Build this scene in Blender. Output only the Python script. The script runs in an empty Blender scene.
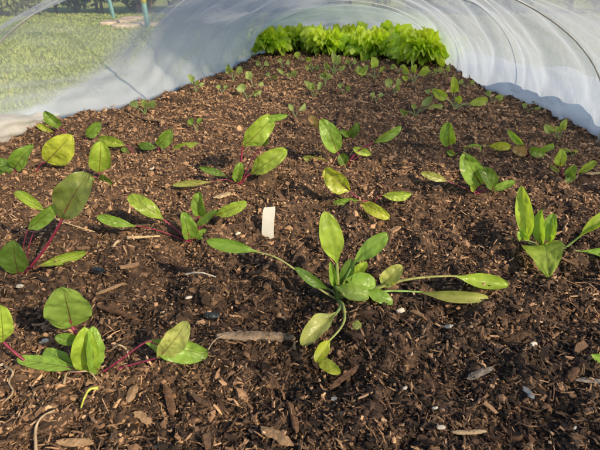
import bpy, math, random
import numpy as np
from mathutils import Vector, Matrix

random.seed(7); rng = np.random.default_rng(11)
scene = bpy.context.scene
col = scene.collection
R = math.radians

# ------------------------------------------------------------------ camera constants (metres)
CAM_H, PITCH, FPX = 0.30, R(29.1), 440.0
ST, CT = math.sin(PITCH), math.cos(PITCH)
CAM = Vector((0, 0, CAM_H))

def ray(px, py):
    a = (px - 300) / FPX; b = -(py - 225) / FPX
    return Vector((a, CT + b * ST, -ST + b * CT))
def at_height(px, py, h=0.0):                 # a measured photo position on the level h
    r = ray(px, py); t = (h - CAM_H) / r.z
    return CAM + r * t
def at_depth(px, py, Y):                      # ... on the upright plane at distance Y
    r = ray(px, py); return CAM + r * (Y / r.y)
def zdepth(p): return p.y * CT + (CAM_H - p.z) * ST
def metres(npx, p): return npx / FPX * zdepth(p)

# ------------------------------------------------------------------ numpy value noise
def _hash(i, j, s):
    n = (i.astype(np.int64) * 374761393 + j.astype(np.int64) * 668265263 + s * 1274126177) & 0xffffffff
    n = ((n ^ (n >> 13)) * 1274126177) & 0xffffffff
    n = (n ^ (n >> 16)) & 0xffffffff
    return n.astype(np.float64) / 0xffffffff
def vnoise(x, y, s=0):
    x = np.asarray(x, float); y = np.asarray(y, float)
    i = np.floor(x); j = np.floor(y); fx = x - i; fy = y - j
    fx = fx * fx * (3 - 2 * fx); fy = fy * fy * (3 - 2 * fy)
    i = i.astype(np.int64); j = j.astype(np.int64)
    a = _hash(i, j, s); b = _hash(i + 1, j, s); c = _hash(i, j + 1, s); d = _hash(i + 1, j + 1, s)
    return (a + (b - a) * fx) * (1 - fy) + (c + (d - c) * fx) * fy
def fbm(x, y, s=0, o=4, g=0.5):
    v = 0; amp = 1; tot = 0
    for k in range(o):
        v = v + amp * vnoise(np.asarray(x) * 2 ** k, np.asarray(y) * 2 ** k, s + k * 17); tot += amp; amp *= g
    return v / tot - 0.5

# ------------------------------------------------------------------ object helpers
def mesh_obj(name, verts, faces, mat, parent=None, smooth=True, uvs=None):
    me = bpy.data.meshes.new(name)
    me.from_pydata([tuple(v) for v in verts], [], faces)
    if uvs is not None:
        uv = me.uv_layers.new(name='UVMap')
        li = np.empty(len(me.loops), np.int32); me.loops.foreach_get('vertex_index', li)
        uv.data.foreach_set('uv', np.asarray(uvs, np.float32)[li].ravel())
    if smooth: me.polygons.foreach_set('use_smooth', [True] * len(me.polygons))
    me.materials.append(mat); me.update()
    o = bpy.data.objects.new(name, me); col.objects.link(o)
    if parent: o.parent = parent
    return o
def np_mesh(name, V, F, mat, smooth=False, attrs=None):
    me = bpy.data.meshes.new(name); n, k = F.shape
    me.vertices.add(len(V)); me.vertices.foreach_set('co', np.asarray(V, np.float32).ravel())
    me.loops.add(n * k); me.loops.foreach_set('vertex_index', F.astype(np.int32).ravel())
    me.polygons.add(n); me.polygons.foreach_set('loop_start', np.arange(0, n * k, k, dtype=np.int32))
    me.polygons.foreach_set('use_smooth', smooth if isinstance(smooth, np.ndarray) else np.full(n, smooth))
    for a, v in (attrs or {}).items():
        at = me.attributes.new(a, 'FLOAT', 'POINT'); at.data.foreach_set('value', np.asarray(v, np.float32))
    me.materials.append(mat); me.update(calc_edges=True); me.validate()
    o = bpy.data.objects.new(name, me); col.objects.link(o); return o
def tag(o, label=None, cat=None, group=None, kind=None):
    if label: o['label'] = label
    if cat: o['category'] = cat
    if group: o['group'] = group
    if kind: o['kind'] = kind
    return o
def thing(name, loc, label, cat, group=None):
    o = bpy.data.objects.new(name, None); o.location = loc; o.empty_display_size = .02; col.objects.link(o)
    return tag(o, label, cat, group)

def smooth_path(pts, n):
    """Catmull-Rom through pts -> n points."""
    P = [Vector(p) for p in pts]
    if len(P) == 2: return [P[0].lerp(P[1], i / (n - 1)) for i in range(n)]
    P = [P[0] * 2 - P[1]] + P + [P[-1] * 2 - P[-2]]; m = len(P) - 3; out = []
    for i in range(n):
        t = i / (n - 1) * m; k = min(int(t), m - 1); f = t - k
        a, b, c, d = P[k:k + 4]
        out.append(0.5 * ((2 * b) + (c - a) * f + (2 * a - 5 * b + 4 * c - d) * f * f + (3 * b - a - 3 * c + d) * f ** 3))
    return out
def tube(path, rad, sides=7, cap=True, flat=1.0):
    V, F = [], []; n = len(path); up = Vector((0, 0, 1)); prev = None
    for i, p in enumerate(path):
        t = (path[min(i + 1, n - 1)] - path[max(i - 1, 0)]).normalized()
        if prev is None:
            prev = t.cross(up)
            if prev.length < .1: prev = t.cross(Vector((0, 1, 0)))
        s = (prev - t * prev.dot(t)).normalized(); prev = s; b = s.cross(t)
        r = rad(i / (n - 1)) if callable(rad) else rad
        for k in range(sides):
            a = 2 * math.pi * k / sides
            V.append(p + s * (math.cos(a) * r) + b * (math.sin(a) * r * flat))
    for i in range(n - 1):
        for k in range(sides):
            a = i * sides + k; b = i * sides + (k + 1) % sides
            F.append((a, b, b + sides, a + sides))
    if cap:
        F.append(tuple(range(sides))[::-1]); F.append(tuple((n - 1) * sides + k for k in range(sides)))
    return V, F

# ------------------------------------------------------------------ materials
def mat_new(name):
    m = bpy.data.materials.new(name); m.use_nodes = True; nt = m.node_tree
    nt.nodes.clear(); out = nt.nodes.new('ShaderNodeOutputMaterial')
    def N(t, **k):
        nd = nt.nodes.new(t)
        for a, v in k.items():
            if a.startswith('i_'):
                key = a[2:]; key = int(key) if key.isdigit() else key.replace('_', ' ')
                nd.inputs[key].default_value = v
            else: setattr(nd, a, v)
        return nd
    L = lambda a, b: nt.links.new(a, b)
    return m, nt, N, L, out
def ramp(N, stops, interp='LINEAR'):
    r = N('ShaderNodeValToRGB'); e = r.color_ramp.elements; r.color_ramp.interpolation = interp
    while len(e) < len(stops): e.new(0.5)
    for el, (p, c) in zip(e, stops): el.position = p; el.color = (*c, 1)
    return r
def simple_mat(name, c, rough=.6, spec=.4, metal=0, scale=60, var=.35, bump=.3, c2=None):
    m, nt, N, L, out = mat_new(name)
    tc = N('ShaderNodeTexCoord'); nz = N('ShaderNodeTexNoise', i_Scale=scale, i_Detail=6.0, i_Roughness=.65)
    L(tc.outputs['Object'], nz.inputs['Vector'])
    lo = tuple(x * (1 - var) for x in c); hi = c2 or tuple(min(1, x * (1 + var)) for x in c)
    rp = ramp(N, [(.3, lo), (.7, hi)]); L(nz.outputs['Fac'], rp.inputs['Fac'])
    b = N('ShaderNodeBsdfPrincipled', i_Roughness=rough, i_Metallic=metal); b.inputs['Specular IOR Level'].default_value = spec
    L(rp.outputs['Color'], b.inputs['Base Color'])
    bp = N('ShaderNodeBump', i_Strength=bump, i_Distance=.002); L(nz.outputs['Fac'], bp.inputs['Height']); L(bp.outputs['Normal'], b.inputs['Normal'])
    L(b.outputs['BSDF'], out.inputs['Surface']); return m

def leaf_mat(name, vein, vein_fac, trans=.38, pucker=1.0, rough=.34, blotch=(.05, .02, .03), blotch_fac=.0):
    m, nt, N, L, out = mat_new(name)
    oi = N('ShaderNodeObjectInfo'); uv = N('ShaderNodeUVMap', uv_map='UVMap'); sp = N('ShaderNodeSeparateXYZ'); L(uv.outputs['UV'], sp.inputs[0])
    def M(op, a, b=None, c=None):
        n = N('ShaderNodeMath', operation=op)
        for k, v in enumerate((a, b, c)):
            if v is None: continue
            if isinstance(v, (int, float)): n.inputs[k].default_value = v
            else: L(v, n.inputs[k])
        return n.outputs[0]
    tc = N('ShaderNodeTexCoord'); nz = N('ShaderNodeTexNoise', i_Scale=130.0, i_Detail=5.0); L(tc.outputs['Object'], nz.inputs['Vector'])
    nb = N('ShaderNodeTexNoise', i_Scale=45.0, i_Detail=3.0); L(tc.outputs['Object'], nb.inputs['Vector'])
    au = M('ABSOLUTE', M('SUBTRACT', sp.outputs['X'], .5))
    # midrib, tapering to the tip
    wid = M('MULTIPLY_ADD', sp.outputs['Y'], -.027, .034)
    mid = N('ShaderNodeMapRange', interpolation_type='SMOOTHSTEP'); L(au, mid.inputs['Value']); L(wid, mid.inputs['From Max'])
    mid.inputs['From Min'].default_value = 0; mid.inputs['To Min'].default_value = 1; mid.inputs['To Max'].default_value = 0
    wob = M('MULTIPLY', M('SUBTRACT', nb.outputs['Fac'], .5), 2.2)
    s = M('ADD', M('SUBTRACT', M('MULTIPLY', sp.outputs['Y'], 5.5), M('MULTIPLY', au, 3.2)), wob)
    tri = M('ABSOLUTE', M('SUBTRACT', M('FRACT', s), .5))
    sv = N('ShaderNodeMapRange', interpolation_type='SMOOTHSTEP'); L(tri, sv.inputs['Value'])
    sv.inputs['From Min'].default_value = 0; sv.inputs['From Max'].default_value = .06; sv.inputs['To Min'].default_value = 1; sv.inputs['To Max'].default_value = 0
    veins = M('MAXIMUM', M('MULTIPLY', mid.outputs[0], 1.0), M('MULTIPLY', sv.outputs[0], .2))
    # base colour
    mx = N('ShaderNodeMix', data_type='RGBA', blend_type='MULTIPLY'); mx.inputs['Factor'].default_value = 1
    rp = ramp(N, [(.3, (.68, .7, .62)), (.7, (1.2, 1.18, 1.2))]); L(nb.outputs['Fac'], rp.inputs['Fac'])
    L(oi.outputs['Color'], mx.inputs['A']); L(rp.outputs['Color'], mx.inputs['B'])
    bl = N('ShaderNodeMix', data_type='RGBA'); L(mx.outputs['Result'], bl.inputs['A']); bl.inputs['B'].default_value = (*blotch, 1)
    bf = N('ShaderNodeMapRange'); L(nz.outputs['Fac'], bf.inputs['Value']); bf.inputs['From Min'].default_value = .5; bf.inputs['From Max'].default_value = .75; bf.inputs['To Max'].default_value = blotch_fac
    L(bf.outputs[0], bl.inputs['Factor'])
    vm = N('ShaderNodeMix', data_type='RGBA'); L(M('MULTIPLY', veins, vein_fac), vm.inputs['Factor']); L(bl.outputs['Result'], vm.inputs['A']); vm.inputs['B'].default_value = (*vein, 1)
    geo = N('ShaderNodeNewGeometry')
    bk = N('ShaderNodeMix', data_type='RGBA', blend_type='MIX'); L(M('MULTIPLY', geo.outputs['Backfacing'], .3), bk.inputs['Factor'])
    L(vm.outputs['Result'], bk.inputs['A']); bk.inputs['B'].default_value = (.3, .4, .14, 1)
    # bump: sunken veins + puckered tissue
    h = M('ADD', M('MULTIPLY', M('POWER', M('MULTIPLY', tri, 2.0), .6), .2), M('MULTIPLY', nz.outputs['Fac'], .5))
    h = M('SUBTRACT', h, M('MULTIPLY', mid.outputs[0], .5))
    bp = N('ShaderNodeBump', i_Strength=.42 * pucker, i_Distance=.0022); L(h, bp.inputs['Height'])
    b = N('ShaderNodeBsdfPrincipled', i_Roughness=rough); b.inputs['Specular IOR Level'].default_value = .45
    L(bk.outputs['Result'], b.inputs['Base Color']); L(bp.outputs['Normal'], b.inputs['Normal'])
    tr = N('ShaderNodeBsdfTranslucent'); tb = N('ShaderNodeMix', data_type='RGBA', blend_type='MULTIPLY'); tb.inputs['Factor'].default_value = 1
    L(vm.outputs['Result'], tb.inputs['A']); tb.inputs['B'].default_value = (2.1, 1.9, .75, 1); L(tb.outputs['Result'], tr.inputs['Color']); L(bp.outputs['Normal'], tr.inputs['Normal'])
    ms = N('ShaderNodeMixShader'); ms.inputs[0].default_value = trans; L(b.outputs[0], ms.inputs[1]); L(tr.outputs[0], ms.inputs[2])
    L(ms.outputs[0], out.inputs['Surface']); return m

M_CHARD = leaf_mat('chard_leaf', (.22, .05, .07), .75, pucker=1.7, blotch=(.09, .05, .035), blotch_fac=.3)
M_SPIN = leaf_mat('spinach_leaf', (.36, .46, .12), .6, blotch_fac=.0, pucker=.8)
M_BRAS = leaf_mat('brassica_leaf', (.34, .42, .22), .6, rough=.5, pucker=.6)
M_LETT = leaf_mat('lettuce_leaf', (.5, .6, .2), .4, trans=.35, rough=.38, pucker=1.2)
def stalk_mat(name):
    m, nt, N, L, out = mat_new(name)
    oi = N('ShaderNodeObjectInfo'); tc = N('ShaderNodeTexCoord'); nz = N('ShaderNodeTexNoise', i_Scale=160.0, i_Detail=4.0); L(tc.outputs['Object'], nz.inputs['Vector'])
    rp = ramp(N, [(.3, (.65, .65, .65)), (.7, (1.25, 1.25, 1.25))]); L(nz.outputs['Fac'], rp.inputs['Fac'])
    mx = N('ShaderNodeMix', data_type='RGBA', blend_type='MULTIPLY'); mx.inputs['Factor'].default_value = 1
    L(oi.outputs['Color'], mx.inputs['A']); L(rp.outputs['Color'], mx.inputs['B'])
    b = N('ShaderNodeBsdfPrincipled', i_Roughness=.4); b.inputs['Subsurface Weight'].default_value = .0
    L(mx.outputs['Result'], b.inputs['Base Color'])
    tr = N('ShaderNodeBsdfTranslucent'); L(mx.outputs['Result'], tr.inputs['Color'])
    ms = N('ShaderNodeMixShader'); ms.inputs[0].default_value = .2; L(b.outputs[0], ms.inputs[1]); L(tr.outputs[0], ms.inputs[2]); L(ms.outputs[0], out.inputs['Surface'])
    return m
M_STALK = stalk_mat('leaf_stalk')

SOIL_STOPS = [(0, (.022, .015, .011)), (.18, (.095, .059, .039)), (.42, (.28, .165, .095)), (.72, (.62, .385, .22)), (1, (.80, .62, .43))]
def soil_mat(name, attr=None, scale=90, rough=.85):
    m, nt, N, L, out = mat_new(name)
    tc = N('ShaderNodeTexCoord'); nz = N('ShaderNodeTexNoise', i_Scale=float(scale), i_Detail=8.0, i_Roughness=.7); L(tc.outputs['Object'], nz.inputs['Vector'])
    rp = ramp(N, SOIL_STOPS)
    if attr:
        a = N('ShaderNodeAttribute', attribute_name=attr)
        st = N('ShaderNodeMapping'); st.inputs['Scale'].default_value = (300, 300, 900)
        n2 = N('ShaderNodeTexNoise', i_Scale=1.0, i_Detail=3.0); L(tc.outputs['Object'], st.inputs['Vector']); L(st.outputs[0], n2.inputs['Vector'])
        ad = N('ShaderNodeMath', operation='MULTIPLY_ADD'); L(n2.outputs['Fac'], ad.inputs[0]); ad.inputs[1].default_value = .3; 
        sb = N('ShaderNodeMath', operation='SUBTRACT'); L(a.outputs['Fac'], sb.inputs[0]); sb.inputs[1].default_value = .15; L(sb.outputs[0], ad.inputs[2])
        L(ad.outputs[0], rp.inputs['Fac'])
    else:
        sb = N('ShaderNodeMapRange'); L(nz.outputs['Fac'], sb.inputs['Value']); sb.inputs['From Min'].default_value = .3; sb.inputs['From Max'].default_value = .75; sb.inputs['To Max'].default_value = .38
        L(sb.outputs[0], rp.inputs['Fac'])
    b = N('ShaderNodeBsdfPrincipled', i_Roughness=rough); b.inputs['Specular IOR Level'].default_value = .25
    L(rp.outputs['Color'], b.inputs['Base Color'])
    bp = N('ShaderNodeBump', i_Strength=.7, i_Distance=.004 if not attr else .0012); L(nz.outputs['Fac'], bp.inputs['Height']); L(bp.outputs['Normal'], b.inputs['Normal'])
    L(b.outputs['BSDF'], out.inputs['Surface']); return m
M_SOIL = soil_mat('soil'); M_MULCH = soil_mat('mulch', 'tone', 400)

def net_mat(name, base, edge, dc=(.82, .89, .98), tcol=(.74, .83, .97)):  # blue sky light is painted into the white net's default colours
    m, nt, N, L, out = mat_new(name)
    tc = N('ShaderNodeTexCoord'); lw = N('ShaderNodeLayerWeight', i_Blend=.5)
    uv = N('ShaderNodeUVMap', uv_map='UVMap'); at = N('ShaderNodeAttribute', attribute_name='dens')
    mp = N('ShaderNodeMapping'); mp.inputs['Scale'].default_value = (40, 46, 24); mp.inputs['Rotation'].default_value = (0, .35, .2); L(tc.outputs['Object'], mp.inputs['Vector'])
    nz = N('ShaderNodeTexNoise', i_Scale=1.0, i_Detail=5.0, i_Roughness=.55, i_Distortion=.8); L(mp.outputs[0], nz.inputs['Vector'])
    n2 = N('ShaderNodeTexNoise', i_Scale=7.0, i_Detail=4.0, i_Distortion=.8); L(tc.outputs['Object'], n2.inputs['Vector'])
    def M(op, a, b=None, c=None):
        n = N('ShaderNodeMath', operation=op)
        for k, v in enumerate((a, b, c)):
            if v is None: continue
            if isinstance(v, (int, float)): n.inputs[k].default_value = v
            else: L(v, n.inputs[k])
        return n.outputs[0]
    a = M('ADD', M('MULTIPLY_ADD', M('POWER', lw.outputs['Facing'], 2.2), edge, base), at.outputs['Fac'])
    st = N('ShaderNodeMapRange'); L(nz.outputs['Fac'], st.inputs['Value']); st.inputs['From Min'].default_value = .3; st.inputs['From Max'].default_value = .7; st.inputs['To Min'].default_value = .9; st.inputs['To Max'].default_value = 1.1
    a = M('MULTIPLY', a, st.outputs[0]); a = M('MULTIPLY', a, M('MULTIPLY_ADD', n2.outputs['Fac'], .3, .85))
    an = M('MINIMUM', a, .95)
    bp = N('ShaderNodeBump', i_Strength=.42, i_Distance=.006); L(nz.outputs['Fac'], bp.inputs['Height'])
    d = N('ShaderNodeBsdfDiffuse'); d.inputs['Color'].default_value = (*dc, 1); t = N('ShaderNodeBsdfTranslucent'); t.inputs['Color'].default_value = (*tcol, 1)
    L(bp.outputs[0], d.inputs['Normal']); L(bp.outputs[0], t.inputs['Normal'])
    ms = N('ShaderNodeMixShader'); ms.inputs[0].default_value = .45; L(d.outputs[0], ms.inputs[1]); L(t.outputs[0], ms.inputs[2])
    tp = N('ShaderNodeBsdfTransparent'); mm = N('ShaderNodeMixShader'); L(an, mm.inputs[0]); L(tp.outputs[0], mm.inputs[1]); L(ms.outputs[0], mm.inputs[2])
    L(mm.outputs[0], out.inputs['Surface']); return m
M_SHADE_NET = net_mat('added_shade_net', .14, .15); M_NET = net_mat('fine_net', .14, .18); M_SHADE_ROLL = net_mat('shade_roll_net', .8, .2); M_HEM = net_mat('bunched_net_sun_tint', .88, .2, (.94, .92, .87), (.88, .86, .80))  # hem painted warm as if sunlit, shade roll bluish as if shaded

# ------------------------------------------------------------------ soil bed
SEC = [(-.6, -.80, .80, .345), (.3, -.76, .74, .345), (.93, -.70, .655, .345), (1.25, -.43, .605, .335), (1.70, -.29, .585, .275), (2.12, -.20, .585, .205), (2.5, -.12, .50, .11), (2.8, -.02, .38, .012)]
SA = np.array(SEC)
def xl(Y): return np.interp(Y, SA[:, 0], SA[:, 1])
def xr(Y): return np.interp(Y, SA[:, 0], SA[:, 2])
LAWN_Z = -.06
def sstep(t): t = np.clip(t, 0, 1); return t * t * (3 - 2 * t)
def soil_h(x, y):
    x = np.asarray(x, float); y = np.asarray(y, float)
    h = .016 * fbm(x * 7, y * 7, 3, 3) * 2 + .020 * fbm(x * 26, y * 26, 5, 4, .6) * 2
    e = np.minimum(np.minimum(x - (xl(y) - .10), (xr(y) + .12) - x), 2.75 - y)
    k = sstep(e / .12)
    return h * k + (LAWN_Z - .03) * (1 - k)
def sh(x, y): return float(soil_h(x, y))
def on_soil(px, py, lift):                    # a measured photo position on the uneven soil
    h = 0.0
    for _ in range(8):
        p = at_height(px, py, h + lift); h = .5 * h + .5 * sh(p.x, p.y)
    p.z = sh(p.x, p.y) + lift; return p

nx, ny = 540, 560
gx = np.linspace(-.98, .98, nx)
gy = np.concatenate([np.linspace(-.5, .16, 30)[:-1], .16 * (2.95 / .16) ** np.linspace(0, 1, ny - 29)])
X, Y = np.meshgrid(gx, gy); Z = soil_h(X, Y) + .0045 * fbm(X * 120, Y * 120, 9, 3, .6) * 2
V = np.stack([X, Y, Z], -1).reshape(-1, 3)
idx = np.arange(nx * ny).reshape(ny, nx)
F = np.stack([idx[:-1, :-1], idx[:-1, 1:], idx[1:, 1:], idx[1:, :-1]], -1).reshape(-1, 4)
tag(np_mesh('soil', V, F, M_SOIL, smooth=True), kind='structure')

# mulch: clods, chips and splinters (uncountable) in one object
def rots(n, tilt):
    yaw = rng.uniform(0, 2 * np.pi, n); a = rng.normal(0, tilt, n); b = rng.normal(0, tilt, n)
    cy, sy, ca, sa, cb, sb = np.cos(yaw), np.sin(yaw), np.cos(a), np.sin(a), np.cos(b), np.sin(b)
    Rz = np.zeros((n, 3, 3)); Rz[:, 0, 0] = cy; Rz[:, 0, 1] = -sy; Rz[:, 1, 0] = sy; Rz[:, 1, 1] = cy; Rz[:, 2, 2] = 1
    Rx = np.zeros((n, 3, 3)); Rx[:, 0, 0] = 1; Rx[:, 1, 1] = ca; Rx[:, 1, 2] = -sa; Rx[:, 2, 1] = sa; Rx[:, 2, 2] = ca
    Ry = np.zeros((n, 3, 3)); Ry[:, 1, 1] = 1; Ry[:, 0, 0] = cb; Ry[:, 0, 2] = sb; Ry[:, 2, 0] = -sb; Ry[:, 2, 2] = cb
    return Rz @ Ry @ Rx
def spots(n, p=1.15):
    u = rng.uniform(0, 1, n); lo, hi = .13, 2.5; q = 1 - p
    y = (lo ** q + u * (hi ** q - lo ** q)) ** (1 / q)
    half = (y * CT + .15) * .74 + .24
    x = rng.uniform(-1, 1, n) * half
    ok = (x > xl(y) - .02) & (x < xr(y) + .06)
    return x[ok], y[ok]
ICO = []
ph = (1 + 5 ** .5) / 2
for a in (-1, 1):
    for b in (-ph, ph): ICO += [(0, a, b), (a, b, 0), (b, 0, a)]
ICO = np.array(ICO) / math.hypot(1, ph)
from itertools import combinations
D = np.linalg.norm(ICO[:, None] - ICO[None], axis=-1); el = np.min(D[D > .01]) * 1.05
ICOF = []
for a, b, c in combinations(range(12), 3):
    if D[a, b] < el and D[b, c] < el and D[a, c] < el:
        n = np.cross(ICO[b] - ICO[a], ICO[c] - ICO[a]); ICOF.append((a, b, c) if n @ ICO[a] > 0 else (a, c, b))
ICOF = np.array(ICOF)
def clods(n, smin, smax, sink=.25):
    x, y = spots(n); n = len(x)
    s = smin * (smax / smin) ** (rng.uniform(0, 1, n) ** 1.7) * (.75 + .45 * np.clip(y, 0, 1.5))
    d = np.stack([s * rng.uniform(.8, 1.5, n), s * rng.uniform(.6, 1.1, n), s * rng.uniform(.45, .9, n)], -1) * .5
    P = ICO[None] * (1 + rng.normal(0, .3, (n, 12, 1))) * d[:, None, :]
    P = np.einsum('nij,nkj->nki', rots(n, .5), P)
    P += np.stack([x, y, soil_h(x, y) + d[:, 2] * (1 - 2 * sink)], -1)[:, None]
    return P.reshape(-1, 3), (ICOF[None] + 12 * np.arange(n)[:, None, None]).reshape(-1, 3), n, 12, (x, y)
# eight-sided chips: a split, tapered sliver with a slight bend (12 verts: 3 rings of 4)
RING = np.array([(x, yy, z) for x in (-1, 0, 1) for yy, z in ((-1, -1), (1, -1), (1, 1), (-1, 1))], float)
RF = []
for k in range(2):
    for j in range(4):
        a = k * 4 + j; b = k * 4 + (j + 1) % 4; RF += [(a, b, b + 4), (a, b + 4, a + 4)]
RF += [(0, 3, 2), (0, 2, 1), (8, 9, 10), (8, 10, 11)]
RF = np.array(RF)
def chips(n, lmin, lmax, aspect, tilt=.25, thick=.35, lift=.0015):
    x, y = spots(n); n = len(x)
    l = lmin * (lmax / lmin) ** (rng.uniform(0, 1, n) ** 1.8) * (.8 + .4 * np.clip(y, 0, 1.5))
    w = l / rng.uniform(*aspect, n); t = w * rng.uniform(thick * .5, thick * 1.5, n)
    P = RING[None] * np.stack([l, w, t], -1)[:, None] * .5
    tp = rng.uniform(.25, 1.1, (n, 2)); P[:, :4, 1:] *= tp[:, 0, None, None]; P[:, 8:, 1:] *= tp[:, 1, None, None]
    P += rng.normal(0, .09, P.shape) * np.stack([l * .5, w, t], -1)[:, None]
    P[:, 4:8, 1:] += (rng.normal(0, .05, (n, 2)) * l[:, None])[:, None]
    P = np.einsum('nij,nkj->nki', rots(n, tilt), P)
    P += np.stack([x, y, soil_h(x, y) + t * .5 + rng.uniform(0, 1, n) ** 2 * .006 + lift], -1)[:, None]
    return P.reshape(-1, 3), (RF[None] + 12 * np.arange(n)[:, None, None]).reshape(-1, 3), n, 12, (x, y)
VV, FF, TT, SM, off = [], [], [], [], 0
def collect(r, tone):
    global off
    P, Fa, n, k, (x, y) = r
    far = np.clip((y - .35) / .7, 0, 1)  # sunlit look of the back soil is painted in, paler with distance
    patch_tone = fbm(x * 3, y * 3, 41, 2) * .22 + .12 * np.exp(-((x + .22) / .12) ** 2 - ((y - .27) / .07) ** 2)  # random tone patches plus one paler spot at the near left
    t = np.clip(tone(n) + .42 * far - .09 + patch_tone, 0, 1); t = t + (.42 - t) * .35 * far
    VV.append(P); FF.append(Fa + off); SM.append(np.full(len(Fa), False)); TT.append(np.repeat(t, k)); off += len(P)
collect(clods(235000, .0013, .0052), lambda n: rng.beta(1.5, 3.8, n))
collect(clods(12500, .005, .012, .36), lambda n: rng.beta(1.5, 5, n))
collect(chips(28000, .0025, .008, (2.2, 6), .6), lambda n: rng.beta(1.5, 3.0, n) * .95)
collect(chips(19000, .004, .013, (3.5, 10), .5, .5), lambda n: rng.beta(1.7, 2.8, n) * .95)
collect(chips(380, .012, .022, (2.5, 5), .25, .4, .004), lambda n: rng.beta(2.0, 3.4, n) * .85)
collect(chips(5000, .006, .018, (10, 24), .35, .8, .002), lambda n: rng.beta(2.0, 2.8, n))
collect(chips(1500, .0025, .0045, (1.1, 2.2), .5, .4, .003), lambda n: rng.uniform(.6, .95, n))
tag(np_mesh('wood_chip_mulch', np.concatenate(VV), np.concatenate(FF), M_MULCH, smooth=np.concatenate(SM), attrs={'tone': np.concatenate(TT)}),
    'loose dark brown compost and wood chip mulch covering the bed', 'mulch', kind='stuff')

# ------------------------------------------------------------------ plants
def profile(kind, t):
    if kind == 'round': return max(0, math.sin(math.pi * min(1, t ** .92))) ** .6
    if kind == 'heart': return sstep(t / .3) ** .6 * max(0, 1 - max(0, (t - .12) / .88) ** 1.9) ** .75
    if kind == 'spat': return (.16 + .84 * sstep(t / .55)) * max(0, 1 - max(0, (t - .5) / .5) ** 2.6) ** .6 if t > 0 else .1
    if kind == 'lance': return (.10 + .90 * sstep(t / .5) ** .8) * max(0, 1 - max(0, (t - .52) / .48) ** 2.1) ** .62
    return (.12 + .88 * sstep(t / .42) ** .75) * max(0, 1 - max(0, (t - .5) / .5) ** 2.3) ** .55       # ovate, blunt
def blade(base, tip, w, kind, roll, fold, arch, wav, parent, mat, color, bend=0, nu=17, nv=28):
    B, T = base, tip; L = (T - B).length; t0 = (T - B).normalized()
    view = ((B + T) / 2 - CAM).normalized()
    S = t0.cross(view)
    if S.length < .05: S = Vector((1, 0, 0))
    S.normalize(); S = Matrix.Rotation(R(roll), 3, t0) @ S; Nn = S.cross(t0)
    if Nn.dot(view) > 0: Nn = -Nn; S = -S
    # the side that faces up/out arches over
    C = [B.lerp(T, i / (nv - 1)) + Nn * (L * arch * 4 * (i / (nv - 1)) * (1 - i / (nv - 1))) + S * (bend * L * 4 * (i / (nv - 1)) * (1 - i / (nv - 1))) for i in range(nv)]
    V, UV, F = [], [], []; p1, p2, p3 = (random.uniform(0, 6.28) for _ in range(3)); asym = random.uniform(.86, 1.16); bend += random.uniform(-.05, .05); sd = random.randint(1, 9999); tipc = random.uniform(-.12, .16) * (.3 if kind == 'round' else 1); twist = random.uniform(-.7, .7)
    PK = fbm(*np.meshgrid(np.linspace(0, 4.5, nu) + sd, np.linspace(0, 4.5 * max(.8, L / max(w, 1e-4)), nv)), sd, 3) * 2
    for i in range(nv):
        t = i / (nv - 1); hw = profile(kind, t) * w / 2
        tg = (C[min(i + 1, nv - 1)] - C[max(i - 1, 0)]).normalized(); s = (S - tg * S.dot(tg)).normalized(); n = s.cross(tg)
        if n.dot(Nn) < 0: n = -n
        s = Matrix.Rotation(twist * (t - .4), 3, tg) @ s; n = Matrix.Rotation(twist * (t - .4), 3, tg) @ n
        for j in range(nu):
            u = -1 + 2 * j / (nu - 1); a = abs(u); h = hw * (asym if u > 0 else 1 / asym)
            rip = wav * w * (math.sin(7 * t + p1 + (2 if u > 0 else 0)) * .6 + math.sin(15 * t + p2 + 1.7 * u) * .4) * a * a
            cup = fold * a ** 1.4
            pk = PK[i, j] * w * (.10 if mat is M_CHARD else .07) * (1 - .75 * max(0, 1 - a * 5)) * min(1, 6 * t)
            V.append(C[i] + s * (u * h * math.cos(fold * .8 * a)) + n * (h * math.sin(cup) * .9 + rip * min(1, 5 * t * (1 - t) + .1) + pk - tipc * L * max(0, t - .6) ** 2 * 2))
            UV.append(((u + 1) / 2, t))
    for i in range(nv - 1):
        for j in range(nu - 1):
            a = i * nu + j; q = (a, a + 1, a + nu + 1, a + nu)
            F.append(q)
    o = mesh_obj('leaf', V, F, mat, parent, uvs=UV); o.color = (*color, 1)
    # front of the sheet towards the camera side
    if o.data.polygons[len(F) // 2].normal.dot(Nn) < 0: o.data.flip_normals()
    return o, C, Nn
RED = (.34, .05, .10); REDG = (.34, .12, .10); PALE = (.36, .46, .13); GST = (.25, .36, .09)
COL = dict(bright=(.41, .57, .085), green=(.27, .45, .075), dark=(.14, .25, .045), yellow=(.54, .62, .08), pale=(.54, .58, .18), red=(.27, .34, .09),
           tan=(.42, .30, .14), bras=(.36, .47, .17), grey=(.28, .42, .09), lime=(.40, .54, .08))
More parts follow.
